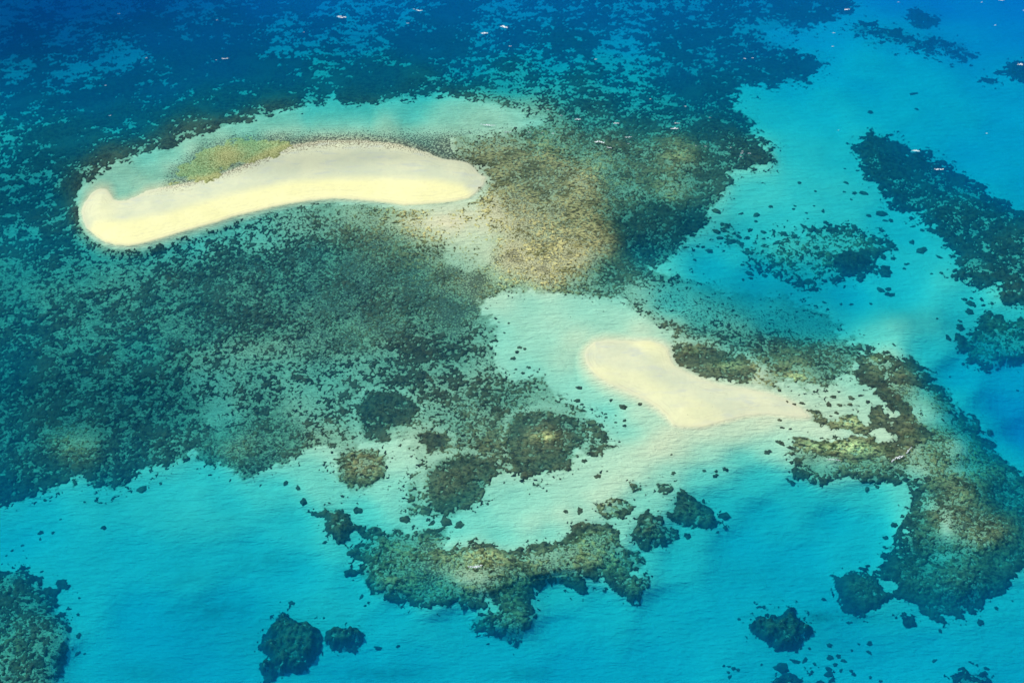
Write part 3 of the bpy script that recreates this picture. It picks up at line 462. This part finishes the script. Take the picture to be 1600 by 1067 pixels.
n = NT('sandbar_sand')
drifts = n.noise(.05, 4, .6); sfine = n.noise(.6, 4, .65)
sun_dry = n.mix(n.ramp(drifts, .35, .65), rgb(.75, .74, .38), rgb(.80, .79, .42))
shaded_damp = n.mix(n.ramp(drifts, .38, .62), rgb(.50, .56, .40), rgb(.58, .62, .42))  # grey tone: damp sand, plus cloud shade painted on the long bar
shaded_damp = n.mix(n.ramp(n.noise(.09, 3, .6, n.rot(n.pos(), R(-10), 1, 3)), .52, .68, 0., .7), shaded_damp, rgb(.46, .52, .44))
c = n.mix(n.attr('sun_dry'), shaded_damp, sun_dry)
c = n.mix(n.ramp(sfine, .45, .75, 0., .16), c, rgb(.42, .40, .28))
c = n.mix(n.attr('edge'), c, rgb(.54, .55, .38))
tl = n.math('ADD', n.attr('tide'), n.math('MULTIPLY', n.noise(.06, 4, .6), 9))
for q0, q1, am in [(8.2, .9, .30), (11.5, .6, .22), (16, 1.2, .20), (21, .8, .14)]:
    c = n.mix(n.math('MULTIPLY', n.ramp(n.math('ABSOLUTE', n.math('SUBTRACT', tl, q0)), 0, q1, 1., 0.), n.math('MULTIPLY', n.ramp(n.noise(.12, 3), .4, .62), am)), c, rgb(.34, .33, .22))
c = n.mix(n.ramp(n.noise(.22, 4, .6, n.rot(n.pos(), R(8), 1, 4)), .5, .7, 0., .22), c, rgb(.55, .56, .40))
sp = n.math('SUBTRACT', n.noise(1.5, 2, .6), n.math('MULTIPLY', n.attr('speck'), .42))
c = n.mix(n.ramp(sp, .19, .27, 1., 0.), c, rgb(.15, .14, .09))
M_BAR = n.bsdf(c, .75, n.bump(n.noise(.9, 4, .6), .25, .3), .25)

n = NT('algae_turf')
a_f = n.noise(1.6, 3, .7); a_b = n.noise(.12, 3, .6)
c = n.mix(n.ramp(a_b, .35, .65), rgb(.15, .19, .06), rgb(.27, .32, .12))
c = n.mix(n.ramp(a_f, .42, .60), c, rgb(.42, .46, .22)); c = n.mix(n.ramp(a_f, .52, .36), c, rgb(.13, .14, .05))
M_ALGAE = n.bsdf(c, .9, n.bump(a_f, .6, .3))

n = NT('foam'); M_FOAM = n.bsdf(rgb(.72, .80, .84), .6, n.bump(n.noise(2.5, 3), .5, .2))
n = NT('coral_boulder')
dark, light, fin, mid = coral_palette(n)
M_HEAD = n.bsdf(n.mix(.06, dark, light), .85, n.bump(n.math('ADD', fin, mid), .9, .3))

# water: a body of clear blue sea with no skin of its own
wm = bpy.data.materials.new('sea_water'); wm.use_nodes = True; t = wm.node_tree; t.nodes.clear()
out = t.nodes.new('ShaderNodeOutputMaterial'); ad = t.nodes.new('ShaderNodeAddShader')
va = t.nodes.new('ShaderNodeVolumeAbsorption'); vs = t.nodes.new('ShaderNodeVolumeScatter')
va.inputs['Color'].default_value = (.0, .885, .998, 1); va.inputs['Density'].default_value = .29
vs.inputs['Color'].default_value = (.03, .55, 1.0, 1); vs.inputs['Density'].default_value = .026; vs.inputs['Anisotropy'].default_value = 0.0
t.links.new(va.outputs[0], ad.inputs[0]); t.links.new(vs.outputs[0], ad.inputs[1]); t.links.new(ad.outputs[0], out.inputs['Volume'])

# ------------------------------------------------------------------ the setting
speckn = .5 + .5 * np.clip(fbm(XX, YY, 12, 71, 3), -1.5, 1.5) / 1.5
LAG = smooth(-3, 8, sdf(LAGOON))
LSP = np.clip(1 - np.abs(PY - (232 - 18 * np.sin((PX - 300) / 500 * np.pi) * 0)) / 34, 0, 1) * smooth(380, 460, PX) * (1 - smooth(700, 760, PX))
SPECK = np.clip(T * (.35 + .5 * F) * (.6 + .5 * speckn), 0, 1)
SPECK = np.maximum(SPECK, LSP * .85 * smooth(-2, 10, sdf(LAGOON)))
SPECK = np.maximum(SPECK, .42 * smooth(-3, 20, sdf([(990,455),(1060,440),(1300,500),(1340,560),(1200,560),(1100,540),(1040,500)])))
SPECK = np.maximum(SPECK, .12 * speckn * (DEPTH < 1.6))
band = smooth(182, 226, PY) * smooth(272, 246, PY) * smooth(330, 430, PX) * (1 - smooth(740, 800, PX)) * (sdf(LAGOON) > -4) * (sL < 3)
SPECK = np.maximum(SPECK, band * .78); T = np.maximum(T, band * .55 * (.6 + .5 * speckn))
T = np.maximum(T, .34 * LAG * (.7 + .6 * speckn) * (sL < 3)); al = smooth(-34, 4, sdf(ALGAE)) * (sL < 3); T = np.maximum(T, .75 * al * (.6 + .6 * speckn)); SPECK = np.maximum(SPECK, .6 * al)
smears = sum(a * spot(x, y, rx, ry) for x, y, rx, ry, a in [(330,955,60,14,.45),(410,880,50,16,.4),(300,905,60,18,.25),(1300,965,75,12,.75),(600,1052,80,12,.5),(820,1052,60,10,.45),(160,785,30,7,.5),(225,1050,40,14,.4),(1180,900,60,20,.15)])  # broad soft smears in the turf tones on open sand
T = np.clip(np.maximum(T, smears * np.clip(.8 + .5 * fbm(XX, YY, 9, 111, 4), 0, 1)), 0, 1)
cells = np.ones((NY - 1, NX - 1), bool)
idx = np.arange(NY * NX).reshape(NY, NX)
j, i = np.nonzero(cells)
q = np.stack([idx[j + 1, i], idx[j + 1, i + 1], idx[j, i + 1], idx[j, i]], 1)
SINK = np.where(near > 2, BZ - np.clip(near - 2, 0, 8) * .03, np.where(near > -6, BZ, BZ2))
co = np.stack([XX.ravel(), YY.ravel(), SINK.ravel()], 1)
# carry the sheet on to the horizon
ring = np.concatenate([idx[0, :-1], idx[:-1, -1], idx[-1, :0:-1], idx[:0:-1, 0]])
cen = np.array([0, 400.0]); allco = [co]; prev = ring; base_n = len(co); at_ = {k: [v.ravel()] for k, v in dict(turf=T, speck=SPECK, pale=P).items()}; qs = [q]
for fct, dz in [(1.08, -1), (1.4, -4), (3, -8), (12, -12), (60, -14)]:
    pr = co[ring]; nc = np.concatenate([cen + (pr[:, :2] - cen) * fct, (pr[:, 2:] * .3 + dz - 3)], 1)
    cur = np.arange(len(ring)) + base_n; base_n += len(ring); allco.append(nc)
    for k in at_: at_[k].append(at_[k][0][ring] * (.6 if fct < 2 else 0))
    qs.append(np.stack([prev, cur, np.roll(cur, -1), np.roll(prev, -1)], 1)); prev = cur
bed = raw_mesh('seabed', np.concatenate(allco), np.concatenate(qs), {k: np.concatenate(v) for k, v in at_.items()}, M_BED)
tag(bed, kind='structure')

W = 23000
v = [(-W, -W, -60), (W, -W, -60), (W, W, -60), (-W, W, -60), (-W, -W, 0), (W, -W, 0), (W, W, 0), (-W, W, 0)]
f = np.array([(0, 3, 2, 1), (4, 5, 6, 7), (0, 1, 5, 4), (1, 2, 6, 5), (2, 3, 7, 6), (3, 0, 4, 7)])
tag(raw_mesh('sea_water', np.array(v, float), f, {}, wm, False), kind='structure')

# fair weather clouds overhead, above the frame: their thin shade drifts over the reef
cm = bpy.data.materials.new('cloud'); cm.use_nodes = True; t = cm.node_tree; t.nodes.clear()
out = t.nodes.new('ShaderNodeOutputMaterial'); vc = t.nodes.new('ShaderNodeVolumeScatter'); vc.inputs['Color'].default_value = (1, 1, 1, 1); vc.inputs['Density'].default_value = .010
t.links.new(vc.outputs[0], out.inputs['Volume'])
cv, cf = [], []; rc = random.Random(3)
for px, py, rx, ry, tau in [(30,20,150,95,1.1),(420,55,90,45,.3),(20,270,45,40,.35),(1005,352,34,22,.45),(1190,445,42,17,.45),(1420,480,34,13,.3),(150,600,60,26,.45),(1300,965,26,8,.3),(330,955,22,12,.2),(560,247,75,11,.38),(430,262,50,9,.25),(730,262,22,12,.22),(1230,500,40,16,.3)]:
    gx_, gy_ = ground(px, py, 0)
    for q_ in range(3):
        h0 = 820 + 70 * q_ + rc.uniform(-20, 20); c_ = Vector((float(gx_), float(gy_), 0)) + sv * (h0 / sv.z) + Vector((rc.uniform(-.3, .3) * rx, rc.uniform(-.3, .3) * ry, 0))
        kx, ky = rc.uniform(.7, 1.0), rc.uniform(.7, 1.0); rz = tau / 3 * 39; b0 = len(cv)
        for a in range(13):
            th = a / 12 * math.pi
            for b in range(20):
                p_ = b / 20 * 2 * math.pi; w_ = 1 + .12 * math.sin(3 * p_ + q_ + px) + .08 * math.sin(5 * p_ + py)
                cv.append((c_.x + rx * kx * w_ * math.sin(th) * math.cos(p_), c_.y + ry * ky * w_ * math.sin(th) * math.sin(p_), c_.z + rz * math.cos(th)))
        for a in range(12):
            for b in range(20): cf.append((b0 + a * 20 + b, b0 + (a + 1) * 20 + b, b0 + (a + 1) * 20 + (b + 1) % 20, b0 + a * 20 + (b + 1) % 20))
tag(raw_mesh('clouds', np.array(cv), np.array(cf), {}, cm), kind='structure')

# ------------------------------------------------------------------ sandbars
def sandbar(s, name, lab, hmax, sun_dryf, speckf, edgew):
    e = s + .5 * warp2
    z = .03 + hmax * (1 - np.exp(-(np.clip(e, 0, 60) / 20) ** 1.5))
    z = z + .02 * warp * (e > 2)
    tt = smooth(0, -2.2, e); z = z * (1 - tt) + (BZ - .07) * tt
    pick = (e > -5)
    fm = pick[:-1, :-1] | pick[1:, :-1] | pick[:-1, 1:] | pick[1:, 1:]
    o = mesh_from_grid(name, z, fm, dict(sun_dry=sun_dryf, speck=speckf, edge=edgew, tide=np.clip(e, 0, 60)), M_BAR)
    return tag(o, lab, 'sandbar')
sun_dryf = smooth(-9, 9, sdf(SUN_DRYSAND)) * .95 + .35 * spot(160, 335, 22, 26) + .03  # yellow swath kept bright; cloud shade painted on the sand above it
sp_bar = np.clip(LSP * (1 - smooth(222, 262, PY)) * 1.0 + .52 * (1 - smooth(0, 22, -(PY - 9999))) * 0, 0, 1)
topd = smooth(34, 0, PY - np.interp(PX, [160, 266, 350, 400, 450, 520, 600, 680, 760], [300, 285, 262, 246, 224, 216, 216, 228, 240]))
sp_bar = np.clip(topd * .72 * smooth(180, 300, PX), 0, .8)
bar1 = sandbar(sL, 'sandbar', 'long curved sandbar, bright yellow along its lower shore and greyer along the top', 1.1, np.clip(sun_dryf, 0, 1), sp_bar, .5 * smooth(5, 0, sL))
dry2 = np.clip(.36 + .25 * fbm(XX, YY, 25, 91, 2) - .75 * np.exp(-((PY - (545 + (PX - 940) * .36)) / 22) ** 2) * (PX > 930), 0.02, .8)
bar2 = sandbar(sS, 'sandbar', 'small pale wedge shaped sandbar with a tail pointing right', .7, dry2, .05 + 0 * sS, .4 * smooth(5, 0, sS))

gm = GRASSY > .12
fm = gm[:-1, :-1] | gm[1:, :-1] | gm[:-1, 1:] | gm[1:, 1:]
GZ = np.maximum(BZ, np.where(sL > 0, .03 + 1.1 * (1 - np.exp(-np.clip(sL, 0, 60) / 16)), BZ)) + np.where(GRASSY > .3, .10 + .06 * n_fin * GRASSY, -.3) + .12 * GRASSY
tag(mesh_from_grid('algae_turf', GZ, fm, {}, M_ALGAE), 'yellow green algae turf behind the left half of the long sandbar', 'algae', kind='stuff')

# ------------------------------------------------------------------ reefs
# the big flat is divided where its character changes
west = (label == 0) & (PX < 760) & (PY > np.interp(PX, [-200, 120, 300, 760], [330, 320, 330, 330]))
east = (label == 0) & ~west & (PY > np.interp(PX, [700, 830, 900, 1800], [400, 190, 185, 185]))
zone = np.where(label > 0, label, np.where(west, 201, np.where(east, 202, 200)))
zcell = zone[:-1, :-1]
alive = exc > -.02
acell = alive[:-1, :-1] | alive[1:, :-1] | alive[:-1, 1:] | alive[1:, 1:]
AT = dict(pale=P)
def reef(zid, name, lab, cat, kind=None):
    o = mesh_from_grid(name, RZ, (zcell == zid) & acell, AT, M_CORAL)
    if o is not None: tag(o, lab, cat, kind=kind)
    return o
reef(200, 'reef_flat', 'dark deep reef flat across the top left, with blue gaps of bare sand', 'coral reef', 'stuff')
reef(201, 'reef_flat', 'wide field of dark coral clumps on green shallows below the long sandbar', 'coral reef', 'stuff')
reef(202, 'reef_flat', 'mottled shallow reef flat right of the yellow grey crest', 'coral reef', 'stuff')
for i, k in enumerate(KNOLLS): reef(100 + i, k[0], k[1], k[0].replace('_', ' '))
for i, p in enumerate(PATCHES): reef(i + 1, p[0], p[1], p[0].replace('_', ' '))

# ------------------------------------------------------------------ single coral boulders
def blob(name, mat, r, seed, flat=.5, seg=14, rings=7):
    rs = random.Random(seed); vs_, fs = [], []
    ph = [rs.random() * 6.28 for _ in range(6)]
    lob = [rs.uniform(.06, .2) for _ in range(4)]; sx, sy = rs.uniform(.75, 1.25), rs.uniform(.75, 1.25)
    for a in range(rings + 1):
        th = (a + .15) / rings * math.pi * .6
        for b in range(seg):
            p = b / seg * 2 * math.pi
            k = 1 + lob[0] * math.sin(2 * p + ph[0]) + lob[1] * math.sin(3 * p + ph[1] + th) + lob[2] * math.sin(5 * p + ph[2]) + .05 * rs.uniform(-1, 1)
            vs_.append((r * math.sin(th) * k * sx * math.cos(p), r * math.sin(th) * k * sy * math.sin(p), r * flat * (math.cos(th) * (1 + .1 * rs.uniform(-1, 1)) - .1)))
    for a in range(rings):
        for b in range(seg): fs.append((a * seg + b, (a + 1) * seg + b, (a + 1) * seg + (b + 1) % seg, a * seg + (b + 1) % seg))
    return raw_mesh(name, np.array(vs_), np.array(fs), {}, mat)
def z_at(px, py):
    return -float(DEPTH[min(max(int(round((py + 90) / STEP)), 0), NY - 1), min(max(int(round((px + 200) / STEP)), 0), NX - 1)])
HEADS = [ # px, py, radius px, region
 (162,824,3.2),(64,832,3.6),(83,832,2.4),(63,842,2.6),(70,781,2.6),(132,784,2.2),(222,764,6),(251,755,2.4),(150,782,2.6),(176,780,2.4),(66,955,2.6),(124,934,1.8),(122,960,3.2),(122,993,4.4),(120,1021,4.2),(132,1021,2),(65,893,2.2),(64,903,3),(10,868,2),(35,852,2),(95,811,2),(19,860,2.2),
 (475,783,7),(559,797,6.2),(546,894,7),(508,847,3),(456,942,4.2),(565,932,3.6),(591,1012,4.6),(622,1009,2.8),(675,817,4.6),(633,811,6),(718,820,7),(697,815,8),(646,822,3),(466,762,4),(447,754,4),(535,775,3),(576,941,2),(740,942,7),(728,947,6),(756,944,6),(762,787,2),(752,788,2),
 (820,743,6),(934,744,5),(913,720,4),(884,799,4),(906,798,5),(1100,735,2.6),(1119,736,2.6),(1133,733,4),(1052,739,3.6),(1118,743,4),(1049,710,2),(1000,631,3),(974,636,5),(962,649,2),(976,657,3.4),(947,652,2.6),(941,645,2),(925,640,2),(962,660,2.4),(976,665,3),(1001,632,2),(955,625,3),(1131,806,7.6),(1133,824,3.4),(1074,837,5),(1099,782,3),(1121,831,2),(944,922,3),(828,931,6),(1155,967,2.6),
 (1398,820,5.6),(1385,840,4.2),(1380,868,4),(1287,936,3),(1296,1008,4),(1265,1013,2.4),(1359,1005,3.6),(1358,1019,3.6),(1342,1006,2),(1331,1016,2),(1310,1025,3.6),(1297,1027,4),(1318,1032,3.8),(1305,1038,3.2),(1258,1031,4),(1273,1037,2.6),(1243,1033,5),(1221,1043,9),(1295,1045,4),(1314,1047,3),(1330,1048,2.6),(1334,1053,3.4),(1360,1058,2.4),(1295,1053,5),(1460,1032,3.4),(1532,972,5.4),(1469,985,3),(1557,950,3.2),(1541,1044,3.4),(1376,1064,3),(1330,972,2),
 (1146,1044,3),(1140,1057,3),(1138,1050,2),(1139,1041,2.4),(1153,1046,2.6),(1131,1040,2),(1190,1038,2),(1179,941,2.2),
 (1427,147,4.4),(1360,176,4.4),(1432,171,3),(1440,392,9),(1425,379,5),(1384,427,10),(1396,404,3.6),(1419,412,2.6),(1383,423,9),(1380,402,6),(1386,459,4),(1392,461,5),(1376,453,5),(1388,452,4),(1377,334,7),(1392,345,4),(1383,345,3),(1357,337,3),(1378,361,4),(1384,369,3),(1441,360,3),(1427,354,3),(1468,402,4),(1461,365,2),(1480,434,2),(1456,428,2),(1471,427,3),(1416,413,2.4),(1413,420,2.4),(1335,302,4),(1322,286,3.4),(1349,302,5),(1340,267,3),(1330,312,2),(1319,300,2),(1286,330,3),(1274,299,2),(1249,286,3),(1242,322,2.4),(1240,327,2.4),(1204,323,3),(1272,322,2),(1320,264,2),(1321,285,2.4),(1290,348,4),(1296,352,4),(1262,342,2),(1260,333,2),
 (1507,468,3.6),(1517,475,6),(1534,468,3.4),(1518,466,3),(1537,477,3),(1550,474,3),(1515,487,7),(1500,502,3),(1464,498,2),(1482,529,4),(1497,524,5),(1500,512,6),(1480,525,3),(1360,567,3),(1447,576,3),(1484,589,2),(1461,605,3),(1546,676,5.4),(1590,610,2),(1398,540,2),(1396,538,2),(1361,475,3),(1314,476,2.6),(1330,476,3.2),(1288,473,3),(1293,484,3),
 (1182,336,5),(1119,330,6),(1128,350,3),(1136,352,4),(1158,334,3),(1181,346,3),(1193,363,4),(1142,363,4),(1172,360,4),(1119,362,5),(1124,372,5),(1145,378,8),(1168,372,4),(1108,392,5),(1090,385,3),(1098,386,3),(1085,406,3),(1170,427,6),(1195,431,4),(1161,437,3),(1173,435,4),(1140,467,2),(1095,468,2),
 (1237,722,3),(1220,692,5),(1237,700,5),(1200,706,5),(1215,690,3),(1270,752,3),(1236,752,4),(1355,763,4),(1371,760,3),(1450,748,6),(1420,755,4),(1470,745,5),(1414,750,4),(1238,755,3),
 (1356,628,4),(1302,620,6),(1295,632,7),(1312,633,6),(1330,622,7),(1328,632,6),(1345,618,5),(1307,645,5),(1298,650,4),(1218,656,4),(1222,668,5),(1235,670,4),(1253,630,6),(1240,632,5),(1230,628,5),(1218,610,5),(1272,612,4),
 (812,543,3),(820,545,3),(808,550,3),(802,560,4),(817,583,3),(826,574,3),(840,581,2),(806,577,2),(795,505,2),(788,520,2),(800,596,3),(905,606,4),(902,626,4)]
LANDMARKS = [(190,800,'the lower left reef edge'),(95,910,'the small pointed patch'),(50,1000,'the corner reef'),(450,1000,'the square lone patch'),(540,990,'the oval patch'),(525,820,'the upright ragged patch'),
 (670,830,'the top of the southern reef band'),(560,900,'the left tip of the southern reef band'),(750,940,'the hanging lobe of the southern reef band'),(850,720,'the yellow topped knoll'),(900,800,'the pale reddish rubble'),(1090,800,'the brown sloping patch'),(1090,730,'the spit'),(970,650,'the small sandbar'),
 (810,560,'the speckled shallows beside the small sandbar'),(1220,978,'the lone lumpy patch'),(1345,920,'the lobed patch'),(1400,840,'the western lip of the horseshoe reef'),(1240,1062,'the cut off bottom patch'),(1500,970,'the southern lip of the horseshoe reef'),(1240,720,'the left arm of the horseshoe reef'),
 (1440,750,'the inner bay of the horseshoe reef'),(1320,625,'the sandbar tail'),(1230,640,'the very end of the small sandbar'),(1340,415,'the solid oval patch'),(1200,400,'the loose brown clumps'),(1110,370,'the mottled shallow reef flat'),(1410,250,'the top of the leaning reef belt'),(1450,380,'the middle of the leaning reef belt'),
 (1400,170,'the upper right channel'),(1520,480,'the lower end of the leaning reef belt'),(1490,530,'the broken grey brown reef'),(1300,310,'the open turquoise channel'),(1420,580,'the tip of the horseshoe reef'),(1590,640,'the deep blue water'),(1490,1060,'the cut off corner patch')]
rs = random.Random(5)
protos = [blob('coral_boulder', M_HEAD, 1.0, 50 + k, .42 + .1 * (k % 3)) for k in range(7)]
used = set(); boulders = []
for n_, h in enumerate(HEADS):
    px, py, rp = h
    if 1205 < px < 1350 and 600 < py < 675: rp *= .62
    z = z_at(px, py); x, y = ground(px, py, z); x, y = float(x), float(y)
    k = rs.randrange(7)
    o = protos[k] if k not in used else protos[k].copy()
    if k in used: COL.objects.link(o)
    used.add(k)
    mpp = math.sqrt(x * x + y * y + CAM_H ** 2) / FP
    rr = rp * mpp * .95
    o.location = (x, y, z - .03); o.rotation_euler = (0, 0, rs.random() * 6.28)
    hz = min(rr * rs.uniform(.8, 1.1), max(.5, -z * 1.6))
    o.scale = (rr * rs.uniform(.95, 1.3), rr * rs.uniform(.95, 1.3), hz)
    lm = min(LANDMARKS, key=lambda q_: math.hypot(q_[0] - px, (q_[1] - py) * 1.2))
    dx_, dy_ = px - lm[0], py - lm[1]
    way = ('right of' if dx_ > 0 else 'left of') if abs(dx_) > abs(dy_) else ('below' if dy_ > 0 else 'above')
    size = 'tiny' if rp < 2.7 else 'small' if rp < 4.5 else 'larger'
    lab = '%s %s coral boulder %s %s' % (size, 'brown' if z > -1.8 else 'dark', way, lm[2])
    g = 'single coral boulders scattered on the sand'
    tag(o, lab, 'coral boulder', g); boulders.append((px, o))
same = {}
for px, o in boulders: same.setdefault(o['label'], []).append((px, o))
for lab, li in same.items():
    if len(li) < 2: continue
    li.sort(key=lambda q_: q_[0])
    words = {2: ['left one of two', 'right one of two'], 3: ['leftmost of three', 'middle one of three', 'rightmost of three']}.get(len(li)) or [w_ + ' from the left' for w_ in ('first', 'second', 'third', 'fourth', 'fifth', 'sixth', 'seventh')][:len(li)]
    for w_, (px, o) in zip(words, li): o['label'] = o['label'].replace('coral boulder', 'boulder') if len(li) > 9 else lab.replace(' coral boulder ', ' boulder ').replace('the very end of the', 'the end of the').replace('the speckled shallows beside', 'the shallows beside').replace('the deep dark shade at the bottom', 'the dark weed at the bottom').replace('the hanging lobe of the southern reef band', 'the southern hanging lobe').replace('the lower end of the leaning reef belt', 'the lower leaning belt').replace('the top of the southern reef band', 'the southern band') + ', ' + w_
for k in range(7):
    if k not in used: bpy.data.objects.remove(protos[k])

# ------------------------------------------------------------------ breaking waves
def foam(px, py, lp, wp, ang, seed, lab, grp=None, z0=0.0):
    """a ragged crest of foam with real height, lying on the sea"""
    rs_ = random.Random(seed); z = z0
    x, y = ground(px, py, z); x, y = float(x), float(y)
    mpp = math.sqrt(x * x + y * y + CAM_H ** 2) / FP
    L = lp * mpp / 2; Wd = wp * mpp; vs_, fs = [], []
    bend = rs_.uniform(-.3, .3); nl = max(4, int(lp * 1.7))
    for a in range(nl):                                   # torn tufts strung along one crest
        u = max(-1, min(1, (a + rs_.uniform(-.2, 1.2)) / nl * 2 - 1 + rs_.gauss(0, .05)))
        if lp > 9 and rs_.random() < .18: continue
        cx_, cy_ = u * L, bend * L * u * u + rs_.gauss(0, .42) * Wd * (1 - .5 * u * u)
        ra = Wd * rs_.uniform(.12, .42) * (1.15 - .7 * abs(u)) + .07; rb = ra * rs_.uniform(.5, .95); hh = rs_.uniform(.12, .4); k0 = len(vs_)
        vs_.append((cx_, cy_, hh))
        for q_ in range(9):
            an = q_ / 9 * 6.283; j_ = rs_.uniform(.7, 1.15); vs_.append((cx_ + 1.25 * ra * j_ * math.cos(an), cy_ + rb * j_ * math.sin(an), -.06))
        for q_ in range(9): fs.append((k0, k0 + 1 + q_, k0 + 1 + (q_ + 1) % 9))
    o = raw_mesh('breaking_wave' if lp > 9 else 'whitecap', np.array(vs_), np.array(fs), {}, M_FOAM)
    o.location = (x, y, z + .05); o.rotation_euler = (0, 0, R(ang))
    return tag(o, lab, 'whitecap' if lp <= 9 else 'breaking wave', grp)
BW = [(352,92,10,2.6,4,'white breaker on the dark top left reef, with two specks to its left'),
 (534,27,13,5,-8,'largest cluster of foam near the top edge, left of centre'),
 (655,17,10,2.4,-10,'small flat breaker close to the top edge, right of the foam cluster'),
 (757,52,11,3.6,8,'left one of a pair of foam tufts near the top centre'),
 (788,42,11,5,-20,'right one of a pair of foam tufts near the top centre'),
 (937,222,15,4,-10,'brightest breaker over the reef right of the long sandbar'),
 (952,231,8,1.8,-25,'short foam tail just right of the brightest breaker'),
 (903,187,9,2.4,0,'thin breaker above and left of the brightest one'),
 (963,193,9,2.4,8,'faint feathery breaker between the long sandbar and the upper right channel'),
 (1054,201,11,3,8,'foam streak just under another short streak, above the brown reef hump'),
 (1058,193,8,1.4,0,'short foam streak just above the longer one, above the brown reef hump'),
 (982,215,10,1.8,6,'slim white dash alone, right of the brightest breaker'),
 (762,196,22,2.2,-8,'long thin wave line over the shallows above the right end of the long sandbar'),
 (794,207,12,1.4,6,'thin wave line at the right end of the long one above the sandbar'),
 (1431,236,12,3.4,-4,'white breaker at the top end of the dark leaning reef belt'),
 (1467,265,13,3.6,-4,'white breaker farther down the dark leaning reef belt'),
 (1323,15,8,3,15,'white breaker on the dark reef at the top edge, right of centre'),
 (1594,101,8,4,20,'breaker on the deep patch at the right edge'),
 (743,885,21,2.6,8,'white breaker on the olive crown of the southern reef band'),
 (1402,715,26,3.2,28,'curved breaker on the inner arm of the horseshoe reef'),
 (1420,703,18,1.8,50,'thin upper curl of the breaker on the horseshoe reef'),
 (1303,718,20,1.2,-8,'faint foam line at the left foot of the horseshoe reef'),
 (1565,1,8,2,0,'tiny breaker on the very top edge at the right')]
for k, b in enumerate(BW): foam(b[0], b[1], b[2] * 1.05, b[3] * .8, b[4], 300 + k, b[5])
WC = [(186,22),(165,134),(172,181),(229,91),(338,94),(339,32),(475,51),(647,15),(637,37),(797,73),(931,93),(1164,92),(1176,91),(1071,167),(1109,184),(877,181),(856,172),(847,208),(864,209),(1087,228),(1102,229),(1142,231),(1159,240),(1171,240),(1157,245),(982,225),(827,207),(1016,155),(1301,73),(1303,52),(1404,4),(1555,40),(1534,4),(1542,209),(1310,204),(1600,17),(1160,237)]
for k, (x_, y_) in enumerate(WC):
    lab = ('small white fleck of foam over the dark reef in the upper left', 'whitecaps in the upper left') if x_ < 700 else \
          ('small white fleck of foam on the water above the middle reef', 'whitecaps above the middle reef') if x_ < 1200 and y_ < 260 else \
          ('small white fleck of foam on the blue water in the upper right', 'whitecaps in the upper right') if y_ < 260 else \
          ('lone white fleck of foam over the lower reefs', 'whitecaps over the lower reefs')
    foam(x_, y_, rs.uniform(2.2, 4.6), rs.uniform(.7, 1.2), rs.uniform(-15, 15), 400 + k, lab[0], lab[1])
